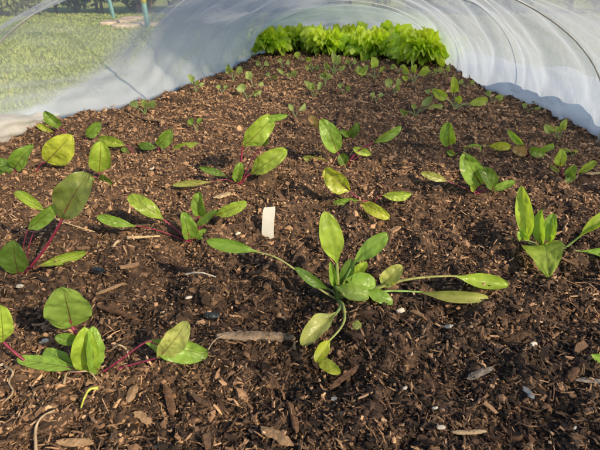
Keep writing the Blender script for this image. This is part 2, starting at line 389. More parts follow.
def plant(name, cx, cy, label, cat, leaves, mat, stalk_col, group=None, stalk_r=.0013):
    c = on_soil(cx, cy, .003)
    root = thing(name, c, label, cat, group); Yc = c.y
    for lf in leaves:
        mode, bx, by, tx, ty, w = lf[:6]; kw = lf[6] if len(lf) > 6 else {}
        a, b = kw.get('z', (0, 0) if mode == 'u' else (.8, 1.0))
        if mode == 'u': B = at_depth(bx, by, Yc + a * .01); T = at_depth(tx, ty, Yc + b * .01)
        else: B = at_height(bx, by, a * .01); T = at_height(tx, ty, b * .01)
        for p in (B, T):
            g = sh(p.x, p.y) + (.004 if mode == 'u' else .011)
            if p.z < g: p.z = g
        wm = metres(w, B.lerp(T, .5)) * (.93 if mat is M_CHARD else 1); color = COL[kw.get('c', 'green')]
        f = random.uniform(.82, 1.15); color = tuple(x * f for x in color)
        o, C, Nn = _blade_at(B, T, c, wm, kw, root, mat, color)
        if kw.get('ns'): continue
        pts = [Vector((0, 0, -.004))]
        for (mx, my, mz) in kw.get('m', []):
            pts.append(at_height(mx, my, mz * .01) - c if mode == 'g' else at_depth(mx, my, Yc + mz * .01) - c)
        if not kw.get('m'):
            mid = (B - c) * .5 + Vector((0, 0, (B - c).length * .10)); pts.append(mid)
        pts.append(C[0]); pts.append(C[4]); pts.append(C[11])
        pts = [p.copy() for p in pts]
        for p in pts[1:-3]:
            g = sh(p.x + c.x, p.y + c.y) - c.z + .002
            if p.z < g: p.z = g
        sr = kw.get('sr', stalk_r) * max(.6, min(1.3, wm / .024))
        path = smooth_path(pts, 26); V, F = tube([p - Nn * (sr * .5) for p in path], lambda t: sr * (1.25 - .8 * t), 7, True, .75)
        st = mesh_obj('stalk', V, F, M_STALK, o); st.color = (*[x * random.uniform(.85, 1.15) for x in kw.get('sc', stalk_col)], 1)
    return root
def _blade_at(B, T, c, wm, kw, root, mat, color):
    """blade() works in world space for its view direction; the result is moved into the plant's own space."""
    o, C, Nn = blade(B, T, wm, kw.get('s', 'ovate'), kw.get('r', random.uniform(-18, 18)), kw.get('f', random.uniform(.35, .95)),
                     kw.get('a', random.uniform(.03, .14)), kw.get('w', .11), None, mat, color, kw.get('b', 0))
    o.data.transform(Matrix.Translation(-c)); o.parent = root
    return o, [p - c for p in C], Nn

CH = 'chard seedlings in the bed'
def chard(cx, cy, label, leaves, **k): return plant('chard_seedling', cx, cy, label, 'chard seedling', leaves, M_CHARD, k.pop('sc', RED), CH, **k)
chard(97, 372, 'large red-stalked chard seedling at the front left with a round grey-green upright leaf', [
    ('u', 72, 327, 63, 287, 46, dict(z=(1, .2), c='grey', s='round', f=.12, r=-6, w=.05, a=.03)),
    ('u', 78, 343, 55, 336, 15, dict(z=(.5, 0), c='dark')),
    ('u', 90, 374, 84, 327, 30, dict(z=(-.5, -.3), c='bright', f=.55, r=-18, s='ovate')),
    ('u', 100, 373, 94, 326, 24, dict(z=(-.3, 0), c='green', f=.5, r=40, b=-.15)),
    ('g', 80, 374, 21, 370, 15, dict(z=(.9, .9), c='green', f=.3)),
    ('g', 74, 366, 45, 351, 15, dict(z=(1.6, 1.7), c='green', f=.3)),
    ('u', 158, 358, 187, 322, 26, dict(z=(0, .2), c='pale', f=.35, r=20, m=[(128, 366, 0)])),
    ('u', 146, 342, 209, 355, 25, dict(z=(.6, 1.0), c='green', f=.3, m=[(120, 360, .3)])),
    ('u', 3, 342, 0, 304, 22, dict(z=(0, 0), c='bright', f=.3, m=[(60, 370, 0), (30, 364, 0)], sr=.0022, sc=(.36, .06, .10)))])
chard(22, 273, 'left-edge chard seedling with one tall dark red-veined leaf on a crimson stalk', [
    ('u', 62, 219, 89, 173, 34, dict(z=(.5, 1.4), c='red', s='ovate', f=.35, r=-14, m=[(45, 248, .2)], w=.06, sr=.0016)),
    ('u', 28, 229, 58, 204, 15, dict(z=(.5, 1), c='green', f=.35)),
    ('u', 46, 211, 14, 192, 14, dict(z=(2.5, 3), c='bright')),
    ('u', 18, 273, 13, 240, 28, dict(z=(-.3, 0), c='dark', s='round', w=.08)),
    ('g', 38, 272, 87, 252, 15, dict(z=(1, 1.2), c='bright', s='lance'))])
chard(101, 180, 'chard seedling with a broad bright oval leaf standing up behind the dark red-veined leaf', [
    ('u', 99, 172, 101, 140, 29, dict(c='bright', s='ovate', r=5)), ('u', 99, 180, 115, 192, 13, dict(z=(0, -1), c='dark')),
    ('u', 93, 178, 90, 186, 9, dict(z=(0, -.8), c='green'))])
chard(134, 154, 'chard seedling with a single lime leaf reaching left on a pink stalk', [
    ('u', 126, 145, 99, 138, 14, dict(c='bright')), ('u', 130, 153, 121, 149, 6, dict(c='green'))])
chard(35, 171, 'chard seedling with one glowing yellow round leaf by the bunched net', [
    ('u', 46, 162, 72, 135, 29, dict(c='yellow', s='round', f=.15, r=0))])
chard(16, 172, 'chard seedling with dark leaves at the left edge of the bed', [
    ('u', 15, 168, 34, 145, 21, dict(c='green', s='round')), ('u', 15, 174, -6, 160, 14, dict(c='dark')), ('u', 14, 172, -3, 171, 10, dict(z=(0, -1), c='dark'))])
chard(66, 134, 'chard seedling with a small oval leaf tilted against the net hem', [
    ('u', 60, 127, 45, 111, 16, dict(c='green', s='round')), ('g', 54, 133, 39, 134, 7, dict(z=(.6, .6), c='yellow'))])
chard(85, 139, 'tiny chard seedling with one small upright leaf', [('u', 86, 137, 100, 122, 12, dict(c='green'))])
chard(159, 150, 'chard seedling with a lime leaf pointing right beside the tan chip', [
    ('u', 158, 146, 171, 129, 16, dict(c='green', s='round')), ('u', 157, 148, 139, 146, 9, dict(c='dark')), ('u', 172, 149, 200, 150, 8, dict(z=(0, -.5), c='bright', s='lance'))])
chard(190, 240, 'many-leaved chard seedling left of the white label with two long-stalked leaves', [
    ('u', 163, 219, 128, 196, 18, dict(z=(1, 1.5), c='bright', m=[(178, 231, .5)])), ('u', 136, 226, 97, 216, 12, dict(z=(0, 0), c='green', s='lance', m=[(160, 231, 0)])),
    ('u', 189, 239, 182, 212, 21, dict(z=(-.2, 0), c='green', s='round')), ('u', 199, 216, 200, 192, 20, dict(z=(1.2, 1.5), c='green', s='round')),
    ('u', 216, 215, 247, 202, 14, dict(z=(.5, .5), c='bright')), ('u', 196, 226, 218, 210, 10, dict(z=(0, .5), c='dark')),
    ('u', 196, 239, 206, 229, 10, dict(z=(-.3, 0), c='green'))])
chard(240, 183, 'chard seedling behind the label with a folded upright leaf and a broad right leaf', [
    ('u', 243, 146, 273, 116, 24, dict(z=(.3, .8), c='bright', f=.45, sr=.0018)), ('u', 262, 121, 288, 115, 8, dict(z=(.6, .8), c='green', ns=1)),
    ('u', 251, 174, 287, 150, 20, dict(c='bright', f=.35)), ('u', 237, 183, 241, 162, 14, dict(z=(-.3, 0), c='green')),
    ('u', 230, 177, 199, 167, 8, dict(c='dark', s='lance')), ('u', 263, 146, 268, 131, 13, dict(z=(1.5, 2), c='dark')),
    ('g', 212, 187, 173, 190, 9, dict(z=(.8, .8), c='pale', s='lance'))])
chard(345, 164, 'chard seedling in mid bed with a puckered oval leaf and crimson right stalk', [
    ('u', 337, 152, 321, 119, 22, dict(z=(.3, .6), c='green', s='round', w=.07)), ('u', 329, 163, 303, 157, 11, dict(z=(0, 0), c='pale')),
    ('u', 346, 166, 340, 154, 14, dict(z=(-.5, 0), c='dark')), ('u', 373, 143, 402, 126, 11, dict(z=(.5, .8), c='green', s='lance', sr=.0026)),
    ('u', 372, 155, 353, 148, 9, dict(z=(.3, .5), c='bright')), ('u', 318, 127, 308, 117, 11, dict(z=(2, 2.2), c='tan', ns=1))])
chard(350, 139, 'small dark chard seedling just behind the puckered-leaf chard', [
    ('u', 350, 137, 358, 122, 12, dict(c='dark', s='round')), ('u', 349, 137, 340, 131, 8, dict(c='green'))])
chard(372, 204, 'chard seedling above the main spinach with a glowing lime leaf', [
    ('u', 350, 191, 325, 168, 23, dict(z=(0, .3), c='yellow', m=[(357, 198, 0)])), ('u', 362, 203, 333, 203, 10, dict(z=(-.3, -.4), c='green', s='lance')),
    ('g', 361, 204, 390, 218, 14, dict(z=(1.6, .8), c='yellow')), ('u', 382, 195, 412, 194, 11, dict(c='bright', f=.4))])
chard(478, 192, 'right-hand chard seedling with a folded dark leaf and a drooping left leaf', [
    ('u', 481, 185, 462, 153, 24, dict(z=(.3, .6), c='green', s='round', w=.07)), ('u', 493, 190, 479, 168, 17, dict(c='dark', f=.5, r=25)),
    ('u', 490, 190, 515, 182, 11, dict(z=(.3, 0), c='green')), ('u', 447, 181, 421, 172, 9, dict(z=(0, 0), c='pale', m=[(462, 187, 0)])),
    ('u', 474, 192, 471, 185, 6, dict(z=(-.3, -.3), c='bright'))])
chard(450, 155, 'chard seedling with a single round upright leaf left of the arched pale stalk', [
    ('u', 449, 145, 449, 122, 20, dict(c='green', s='round', r=0)), ('u', 462, 154, 482, 149, 11, dict(c='green')),
    ('u', 489, 146, 509, 155, 10, dict(z=(0, -1), c='yellow', m=[(473, 151, 0), (481, 146, 0)], sc=PALE)), ('u', 455, 158, 447, 151, 7, dict(z=(-.3, 0), c='green'))])
chard(529, 155, 'chard seedling with a withered tan leaf among green ones', [
    ('u', 525, 146, 507, 130, 9, dict(c='green', s='lance')), ('u', 527, 154, 512, 149, 11, dict(z=(-.3, -.3), c='tan', f=.4)),
    ('u', 529, 149, 545, 155, 12, dict(z=(0, -1), c='green', s='round')), ('u', 540, 151, 554, 145, 9, dict(c='green'))])
chard(563, 178, 'chard seedling near the right edge with five small leaves', [
    ('u', 560, 166, 562, 148, 12, dict(c='bright', s='round')), ('u', 565, 177, 575, 165, 13, dict(c='green', s='round')),
    ('u', 566, 175, 573, 181, 12, dict(z=(-.3, -.8), c='green')), ('u', 578, 173, 596, 161, 10, dict(c='bright')), ('u', 560, 172, 550, 165, 5, dict(c='red'))])

def spinach(cx, cy, label, leaves): return plant('spinach_plant', cx, cy, label, 'spinach plant', leaves, M_SPIN, GST, 'spinach plants in the bed', .0021)
spinach(338, 297, 'large spreading spinach plant at the centre with long pale stalks', [
    ('u', 337, 263, 324, 211, 24, dict(z=(.8, 1.2), c='bright', s='lance', r=10, f=.25, w=.03)),
    ('u', 354, 263, 388, 233, 18, dict(z=(.8, 1.5), c='green', s='lance', f=.3)),
    ('u', 258, 252, 207, 240, 15, dict(z=(.5, 1), c='green', s='lance', m=[(318, 288, 0), (293, 268, .2), (275, 257, .4)], sc=PALE)),
    ('u', 330, 290, 295, 267, 11, dict(z=(.3, .3), c='dark', s='lance')),
    ('u', 336, 291, 330, 261, 10, dict(z=(.5, .6), c='green', s='lance')), ('u', 341, 284, 352, 259, 15, dict(z=(.9, 1.2), c='dark')),
    ('u', 352, 276, 367, 262, 13, dict(z=(1.5, 1.8), c='bright')),
    ('u', 346, 279, 376, 284, 17, dict(z=(.2, 0), c='green', a=.12, f=.3)), ('u', 336, 287, 370, 296, 18, dict(z=(-.6, -1), c='grey', a=.1)),
    ('u', 366, 290, 393, 303, 14, dict(z=(-.3, -1.2), c='green', a=.1)), ('u', 383, 285, 402, 265, 19, dict(z=(.8, 1), c='pale', s='round', w=.1, m=[(362, 291, .3)])),
    ('u', 455, 276, 509, 285, 19, dict(z=(.8, .5), c='bright', s='lance', m=[(375, 289, .2), (400, 281, .4), (427, 277, .6)], sc=PALE, a=-.03)),
    ('u', 420, 292, 486, 316, 15, dict(z=(0, -1.5), c='pale', s='lance', m=[(365, 294, 0), (390, 291, 0)], sc=PALE)),
    ('g', 336, 313, 301, 345, 21, dict(z=(2.2, 1.0), c='pale', s='ovate', f=.6, m=[(341, 305, 2.4)])),
    ('g', 330, 340, 315, 362, 15, dict(z=(1.6, .9), c='yellow', s='lance', f=.7, m=[(343, 304, 2.5), (345, 318, 2.4), (340, 329, 2.0)], sc=PALE, w=.14)),
    ('g', 316, 358, 341, 373, 13, dict(z=(.9, .8), c='yellow', s='ovate', f=.5, ns=1, w=.25)),
    ('g', 352, 330, 361, 334, 10, dict(z=(.7, .7), c='pale', ns=1, w=.2))])
spinach(547, 252, 'spinach plant at the right edge with a broad leaf drooping forward', [
    ('u', 545, 244, 543, 293, 40, dict(z=(-.5, -7.0), c='bright', s='heart', a=.12, f=.25, r=0, w=.05)),
    ('u', 528, 243, 521, 186, 17, dict(z=(.5, 1), c='bright', s='lance', f=.45, w=.08)), ('u', 523, 240, 519, 230, 12, dict(z=(.4, .4), c='green', w=.2)),
    ('u', 543, 247, 541, 209, 14, dict(z=(.3, .6), c='green', s='lance', f=.5, r=-25)), ('u', 550, 244, 554, 213, 14, dict(z=(.6, 1), c='green', s='lance', f=.4)),
    ('u', 552, 250, 559, 242, 12, dict(z=(0, 0), c='green')),
    ('u', 580, 236, 613, 211, 15, dict(z=(.5, 1), c='bright', s='lance', m=[(562, 250, .2)])),
    ('u', 575, 267, 618, 275, 13, dict(z=(-1, -1.5), c='green', s='lance', m=[(560, 262, -.5)], sc=PALE)),
    ('u', 604, 262, 640, 262, 15, dict(z=(.2, .2), c='green', m=[(562, 260, 0), (582, 260, .1)], sc=PALE))])
plant('leafy_seedling', 613, 366, 'small green seedling half cut off at the right edge', 'seedling', [('u', 607, 362, 591, 354, 11, dict(c='green')), ('u', 616, 362, 630, 350, 12, dict(c='green'))], M_SPIN, GST, None)

BR = 'young brassica seedlings at the back of the bed'
def bras(cx, cy, label, tips, c='bras'):
    lv = []
    for (tx, ty, w) in tips:
        f = .45; bx = cx + (tx - cx) * f; by = cy + (ty - cy) * f * 1.1
        lv.append(('u', bx, by, tx, ty, w, dict(z=(random.uniform(-.5, .5), random.uniform(-1.5, 2)), c=c, s='round', r=random.uniform(-35, 35))))
    plant('brassica_seedling', cx, cy, label, 'brassica seedling', lv, M_BRAS, (.3, .38, .17), BR, .0022)
bras(196, 90, 'brassica seedling against the foot of the left net', [(188, 75, 7), (198, 80, 6), (205, 84, 5)])
bras(145, 113, 'brassica seedling in the corner where the left net meets the soil', [(130, 103, 8), (144, 99, 8), (154, 100, 8)])
bras(233, 81, 'brassica seedling with two cupped leaves left of the lettuces', [(229, 64, 9), (241, 66, 7)])
bras(253, 87, 'brassica seedling with one leaf up and one leaf low to the right', [(247, 71, 8), (263, 82, 7)])
bras(247, 98, 'brassica seedling with a round left leaf and a flat right leaf', [(239, 85, 11), (261, 90, 9)])
bras(289, 79, 'brassica seedling with a thin leaf arching to the left', [(277, 69, 5), (297, 71, 7), (290, 73, 6)])
bras(314, 97, 'grey-green brassica seedling with three spread leaves', [(304, 81, 7), (322, 83, 7), (312, 82, 6)])
bras(295, 117, 'tall-stemmed brassica seedling opened flat like a letter T', [(305, 103, 7), (289, 104, 6)])
bras(334, 74, 'bushy brassica seedling close below the lettuces', [(325, 62, 8), (340, 55, 8), (333, 52, 8), (345, 65, 7)])
bras(325, 85, 'small upright brassica seedling in front of the bushy one', [(321, 74, 6), (329, 73, 7), (326, 70, 5)])
bras(375, 78, 'brassica seedling with a round yellowish leaf and a low left leaf', [(372, 57, 11), (355, 70, 8), (386, 67, 6)], 'lime')
bras(395, 93, 'brassica seedling with one drooping leaf right of the wide gap', [(386, 79, 9), (398, 78, 8), (400, 86, 6)])
bras(301, 61, 'tiny brassica seedling at the foot of the lettuces', [(294, 54, 8), (312, 59, 6)], 'lime')
bras(455, 108, 'brassica seedling on bent stems with a big round left leaf', [(434, 90, 12), (453, 76, 10), (461, 96, 9), (488, 100, 9)], 'lime')
bras(415, 115, 'brassica seedling with four flat pale leaves', [(432, 97, 9), (443, 107, 8), (400, 109, 8), (412, 104, 7)])
bras(413, 82, 'brassica seedling beside the rightmost lettuces', [(428, 67, 9), (403, 66, 7), (416, 64, 7), (402, 76, 6)], 'lime')
bras(493, 102, 'brassica seedling with two upright leaves at the foot of the right net', [(486, 92, 7), (503, 95, 9)])
bras(559, 139, 'pale brassica seedling beside the nearest right hoop', [(544, 125, 9), (567, 119, 8), (556, 126, 7)])
bras(529, 110, 'faint brassica seedling under the middle of the right net', [(522, 104, 5), (541, 107, 5)])
bras(446, 77, 'brassica seedling hard against the right net below the lettuces', [(440, 67, 6), (450, 65, 6)])
bras(466, 87, 'thin brassica seedling between the net and a bent-stemmed seedling', [(474, 80, 5), (459, 81, 5)])
bras(196, 129, 'small dark seedling halfway between the left net and the folded chard', [(189, 120, 8), (201, 118, 6)], 'green')
for _x, _y, _lab, _t in ((262, 68, 'brassica seedling low beside the left end of the lettuce row', [(257, 61, 6), (268, 63, 6)]), (283, 66, 'two-leaved brassica seedling before the leftmost lettuce', [(278, 60, 6), (289, 61, 6)]),
                         (312, 71, 'brassica seedling left of the bushy one with a trailing leaf', [(305, 66, 6), (318, 65, 7), (312, 63, 5)]), (398, 72, 'brassica seedling below the third lettuce with a broad right leaf', [(392, 64, 6), (405, 65, 8)]),
                         (350, 66, 'small brassica seedling at the edge of the middle dark gap', [(346, 59, 6), (356, 60, 6)]), (271, 80, 'brassica seedling between the cupped pair and the arching one', [(266, 74, 6), (277, 75, 6)]),
                         (432, 76, 'brassica seedling before the big right lettuce', [(427, 68, 7), (438, 70, 7)]), (432, 97, 'brassica seedling between the flat-leaved and the bent-stemmed ones', [(426, 90, 6), (436, 88, 6)]),
                         (222, 92, 'lone brassica seedling in the left third of the back rows', [(216, 86, 6), (228, 86, 6)]), (343, 92, 'brassica seedling centred between the rows at the back', [(338, 84, 6), (350, 86, 6)]),
                         (376, 100, 'brassica seedling with a low pair of leaves right of centre', [(370, 94, 7), (383, 94, 6)])):
    bras(_x, _y, _lab, _t)
bras(362, 77, 'brassica seedling between two lettuce feet', [(357, 66, 7), (368, 65, 6)])
bras(572, 155, 'slim seedling right of the withered-leaf chard', [(566, 148, 5), (578, 150, 4)])

# lettuces ------------------------------------------------------------------
def lettuce_leaf(parent, az, lean, length, width, color, seed):
    nu, nv = 45, 15; V, UV, F = [], [], []; rr = random.Random(seed)
    p1, p2, p3, p4 = (rr.uniform(0, 6.28) for _ in range(4))
    f1, f2 = rr.uniform(4, 6), rr.uniform(10, 14)
    gu, gt = np.meshgrid(np.linspace(0, 5.5, nu) + seed * 3.7, np.linspace(0, 5.5, nv) + seed); CR = fbm(gu, gt, seed, 3, .6) * 2; CL = fbm(gu * .9, gt * .9, seed + 50, 3, .6) * 2
    for i in range(nv):
        t = i / (nv - 1)
        for j in range(nu):
            u = -1 + 2 * j / (nu - 1); ph_ = u * 1.25; e = t ** 2.2
            rim = 1 + e * (.05 * math.sin(8 * u + p4) + .03 * math.sin(19 * u + p1) + .05 * CR[i, j])
            al = length * t * (.42 + .58 * math.cos(ph_)) * rim                       # along the leaf
            x = width * .62 * math.sin(ph_) * (.14 * t + .86 * t ** 1.5) * rim           # across it
            ang = lean * (.45 + .7 * t) + .5 * t * t * abs(u) * .6
            ruf = width * e * (.09 * math.sin(f1 * 1.5 * u + p1) + .09 * math.sin(f2 * 1.3 * u + p2 + 3 * t) + .06 * math.sin(29 * u + p3 + 7 * t)) + width * .20 * CL[i, j] * t
            rad = al * math.sin(ang) + ruf * math.cos(ang) - width * .22 * u * u * t * math.cos(lean); zz = al * math.cos(ang) - ruf * math.sin(ang) + width * .10 * u * u * t
            V.append((rad * math.cos(az) - x * math.sin(az), rad * math.sin(az) + x * math.cos(az), max(zz, .004))); UV.append(((u + 1) / 2, t))
    for i in range(nv - 1):
        for j in range(nu - 1):
            a = i * nu + j; F.append((a, a + 1, a + nu + 1, a + nu))
    o = mesh_obj('leaf', V, F, M_LETT, parent, uvs=UV); o.color = (*color, 1); return o
def lettuce(seed):
    rr = random.Random(seed); root = thing('lettuce', (0, 0, 0), 'x', 'lettuce', 'row of lettuces at the far end of the tunnel')
    n = 40
    for k in range(n):
        f = k / n; az = k * 2.39996 + rr.uniform(-.2, .2)
        lean = .10 + .95 * f ** .8 + rr.uniform(-.08, .08); ln = .105 + .045 * math.sin(f * 2.6) + rr.uniform(-.025, .025); wd = .085 + .03 * f + rr.uniform(-.01, .015)
        c = rr.uniform(.72, 1.18); y = 1 - f
        lettuce_leaf(root, az, lean, ln, wd, ((.52 + .18 * y) * c, (.74 + .08 * y) * c, .09 * c), seed * 100 + k)
    return root
protos = [lettuce(1), lettuce(2), lettuce(3)]
def copy_tree(o, parent=None):
    c = o.copy(); col.objects.link(c); c.parent = parent
    for ch in list(o.children): copy_tree(ch, c)
    return c
heads = [(268, 57, 0, .9, 'lettuce at the left end of the row, partly behind the net'), (327, 57, .06, 1.0, 'frilly lettuce second from the left, right of the first dark gap'),
         (376, 59, .05, 1.05, 'frilly lettuce in the middle of the front row'), (424, 66, .04, 1.1, 'big lettuce near the right end of the front row'),
         (452, 66, .12, .9, 'rightmost lettuce, touching the right net'), (296, 50, .2, .9, 'back lettuce peering between the two leftmost heads'),
         (350, 47, .2, 1.0, 'back lettuce behind the second dark gap'), (400, 48, .2, 1.05, 'back lettuce rising behind the middle and right heads')]
for i, (px, py, dy, s, lab) in enumerate(heads):
    p = at_height(px, py, 0) if i < 5 else None
    if p is None: Yb = 2.27; p = Vector(((px - 300) / FPX * (Yb * CT + .15), Yb, 0))
    else: p.y += dy; 
    o = protos[i] if i < 3 else copy_tree(protos[i % 3])
    p.z = sh(p.x, p.y) - .003; o.location = p; o.rotation_euler = (0, 0, i * 1.3); o.scale = (s * .93, s * .93, s * .95); o['label'] = lab

# ------------------------------------------------------------------ plant label and loose bits on the soil
M_LABEL = simple_mat('label_plastic', (.82, .79, .68), .45, .4, var=.08, bump=.1)
def bits(name, label, cat, V, F, mat, group=None, smooth=False):
    o = mesh_obj(name, V, F, mat, None, smooth); return tag(o, label, cat, group)
q = [at_depth(x, y, .515 + d) for x, y, d in ((262, 242, 0), (273.5, 238, -.003), (275.5, 206.5, .012), (263.5, 207.5, .015))]
nrm = (q[1] - q[0]).cross(q[3] - q[0]).normalized() * .0006
V = []; F = []
rows = 10
for side in (1, -1):
    for i in range(rows + 1):
        t = i / rows; l = q[0].lerp(q[3], t); r = q[1].lerp(q[2], t); ch = (.0012 if i == rows else 0)
        bow = nrm.normalized() * (.002 * 4 * t * (1 - t))
        V += [l.lerp(r, ch * 50) + bow + nrm * side, r.lerp(l, ch * 50) + bow + nrm * side]
n2 = 2 * (rows + 1)
for i in range(rows):
    a = 2 * i; F += [(a, a + 1, a + 3, a + 2), (n2 + a, n2 + a + 2, n2 + a + 3, n2 + a + 1), (a, a + 2, n2 + a + 2, n2 + a), (a + 1, n2 + a + 1, n2 + a + 3, a + 3)]
F += [(0, n2, n2 + 1, 1), (2 * rows, 2 * rows + 1, n2 + 2 * rows + 1, n2 + 2 * rows)]
bits('plant_label', 'blank cream plastic plant label stuck upright in the soil', 'plant label', V, F, M_LABEL)

M_GREYWOOD = simple_mat('weathered_wood', (.22, .17, .13), .9, .15, scale=140, var=.6, bump=.8, c2=(.42, .36, .29))
M_OLDSTICK = simple_mat('old_stick', (.20, .14, .095), .95, .1, scale=110, var=.7, bump=1.0, c2=(.40, .30, .21))
M_TANWOOD = simple_mat('tan_wood', (.36, .23, .13), .85, .2, scale=160, var=.45, bump=.7)
M_BROWNWOOD = simple_mat('brown_bark', (.15, .085, .05), .9, .2, scale=160, var=.5, bump=.8)
M_STRAW = simple_mat('straw', (.46, .34, .2), .7, .3, scale=160, var=.3)
M_ROOT = simple_mat('pale_root', (.42, .31, .20), .7, .3, scale=200, var=.3)
M_STONE = simple_mat('pale_stone', (.62, .55, .44), .8, .3, scale=140, var=.25, bump=.5)
M_WHITE = simple_mat('white_chip', (.66, .60, .50), .6, .3, scale=140, var=.2, bump=.5)
M_SLATE = simple_mat('slate', (.16, .18, .20), .5, .5, scale=140, var=.4, bump=.5)
M_DARKST = simple_mat('dark_stone', (.022, .028, .035), .4, .5, scale=140, var=.4, bump=.5)
def chunk(name, label, cat, x0, y0, x1, y1, wpx, mat, thick=.5, h=.6, ragged=.16, group=None):
    """a split piece of wood (or a pebble) lying between two measured points"""
    a = on_soil(x0, y0, .007); b = on_soil(x1, y1, .007)
    w = metres(wpx, a.lerp(b, .5)); n = 12; sd = 9; up = Vector((0, 0, 1)); n = max(12, min(34, int((b - a).length / w * 4))); t = (b - a).normalized(); s = t.cross(up).normalized(); u = s.cross(t)
    V, F = [], []; rr = random.Random(int(x0 * 7 + y0))
    ph_ = [rr.uniform(.75, 1.2) for _ in range(sd)]
    for i in range(n):
        f = i / (n - 1); c = a.lerp(b, f) + s * (w * .15 * math.sin(3 * f + x0)) ; e = min(1, .45 + 3 * f, .45 + 3 * (1 - f))
        for k in range(sd):
            an = 2 * math.pi * k / sd; g = w / 2 * e * ph_[k] * (1 + rr.uniform(-ragged, ragged))
            off = t * rr.uniform(-.25, .25) * w if i in (0, n - 1) else Vector()
            V.append(c + s * math.cos(an) * g + u * (math.sin(an) * g * thick + w * thick * .25) + off)
    for i in range(n - 1):
        for k in range(sd):
            p = i * sd + k; q_ = i * sd + (k + 1) % sd; F.append((p, q_, q_ + sd, p + sd))
    F.append(tuple(range(sd))[::-1]); F.append(tuple((n - 1) * sd + k for k in range(sd)))
    return bits(name, label, cat, V, F, mat, group)
def strand(name, label, cat, pts, rpx, mat, group=None):
    P = []
    for (x, y, h) in pts:
        p = on_soil(x, y, .005 + h * .006); P.append(p)
    r = metres(rpx, P[0]); V, F = tube(smooth_path(P, 30), lambda t: r * (1.1 - .5 * t) * (1 + .15 * math.sin(23 * t)), 7)
    return bits(name, label, cat, V, F, mat, group, True)
WC = 'larger wood chips on the soil'
chunk('weathered_stick', 'weathered stick with rough bark, left of the yellow leaf', 'stick', 217, 338, 293, 338, 10, M_OLDSTICK, .9, .7, .2)
chunk('wood_chip', 'long tan splinter between the dark stone and the round-leaved chard', 'wood chip', 96, 294, 124, 284, 4.5, M_TANWOOD, .5, group=WC)
chunk('wood_chip', 'long brown stick below the tan splinter at the left', 'wood chip', 98, 307, 137, 319, 6, M_BROWNWOOD, .6, group=WC)
chunk('wood_chip', 'flat tan chip in front of the brassica in the net corner', 'wood chip', 143, 118, 167, 122, 6, M_TANWOOD, .3, group=WC)
chunk('wood_chip', 'thick orange-brown chip at the bottom edge left of centre', 'wood chip', 261, 429, 292, 445, 10, M_TANWOOD, .5, group=WC)
chunk('wood_chip', 'slanted brown stick below the curled yellow leaf', 'wood chip', 331, 390, 357, 367, 7, M_BROWNWOOD, .5, group=WC)
chunk('wood_chip', 'tall upright brown chip in the bottom foreground near the centre', 'wood chip', 287, 402, 298, 432, 7, M_BROWNWOOD, .5, group=WC)
chunk('wood_chip', 'grey weathered chip low on the right between two brown ones', 'wood chip', 468, 379, 492, 369, 8, M_GREYWOOD, .4, group=WC)
chunk('wood_chip', 'pale yellow splinter at the bottom right of centre', 'wood chip', 452, 433, 486, 431, 5, M_STRAW, .5, group=WC)
chunk('wood_chip', 'flat grey plank piece at the right edge below the cut-off seedling', 'wood chip', 576, 381, 606, 382, 6, M_GREYWOOD, .4, group=WC)
chunk('wood_chip', 'broad tan chip at the bottom left corner area', 'wood chip', 58, 441, 92, 444, 9, M_TANWOOD, .3, group=WC)
chunk('wood_chip', 'tan chip standing among others below the front left chard', 'wood chip', 128, 402, 137, 386, 8, M_TANWOOD, .4, group=WC)
chunk('wood_chip', 'orange chip right of the pair of tan chips at the lower left', 'wood chip', 135, 412, 150, 424, 7, M_TANWOOD, .4, group=WC)
chunk('wood_chip', 'dark upright splinter at the lower left near the grey-green leaf tip', 'wood chip', 166, 385, 172, 416, 7, M_BROWNWOOD, .5, group=WC)
chunk('wood_chip', 'brown bark flake near the right edge beside the plank piece', 'wood chip', 569, 382, 578, 368, 8, M_BROWNWOOD, .4, group=WC)
chunk('wood_chip', 'pale chip lying left of the white label', 'wood chip', 214, 198, 231, 193, 7, M_STRAW, .3, group=WC)
chunk('wood_chip', 'tan chip standing up behind the lime-leaved chard stalk', 'wood chip', 338, 126, 341, 111, 4, M_BROWNWOOD, .6, group=WC)
chunk('wood_chip', 'straw-coloured stick at the right edge under the five-leaved chard', 'wood chip', 585, 174, 606, 173, 4, M_STRAW, .5, group=WC)
ST_ = 'straws and roots on the soil'
strand('straw', 'thin pale straw slanting below the dark red-veined leaf', 'straw', [(50, 217, .5), (72, 225, .5), (95, 232, .4)], .9, M_STRAW, ST_)
strand('straw', 'short pale straw below the long-stalked left leaf', 'straw', [(127, 238, .5), (144, 237, .5), (160, 236, .5)], 1.7, M_STRAW, ST_)
strand('rootlet', 'white curved rootlet lying right of the dark bed patch', 'rootlet', [(185, 274, .5), (200, 273, .8), (216, 277, .6)], .9, M_WHITE, ST_)
strand('rootlet', 'thin rootlet curling up to the weathered stick', 'rootlet', [(208, 350, .5), (214, 341, 1), (223, 336, 1.2), (232, 337, 1)], .7, M_ROOT, ST_)
strand('rootlet', 'pale looped rootlet in front of the front left chard', 'rootlet', [(64, 384, .4), (68, 375, 1), (78, 372, 1.6), (90, 373, 1.3), (97, 380, .6)], 1.0, M_ROOT, ST_)
strand('rootlet', 'hooked white rootlet right of the front left chard crown', 'rootlet', [(113, 348, 1.2), (119, 345, 1.9), (126, 349, 1.4), (129, 358, .5)], 1.1, M_ROOT, ST_)
strand('rootlet', 'wavy rootlet at the left edge below the red stalk', 'rootlet', [(5, 366, .5), (13, 372, .7), (9, 382, .7), (13, 392, .5), (4, 402, .4)], 1.1, M_ROOT, ST_)
strand('rootlet', 'thick pale root at the bottom left corner', 'rootlet', [(36, 452, .5), (36, 428, .9), (43, 416, .9), (55, 410, .4)], 1.4, M_ROOT, ST_)
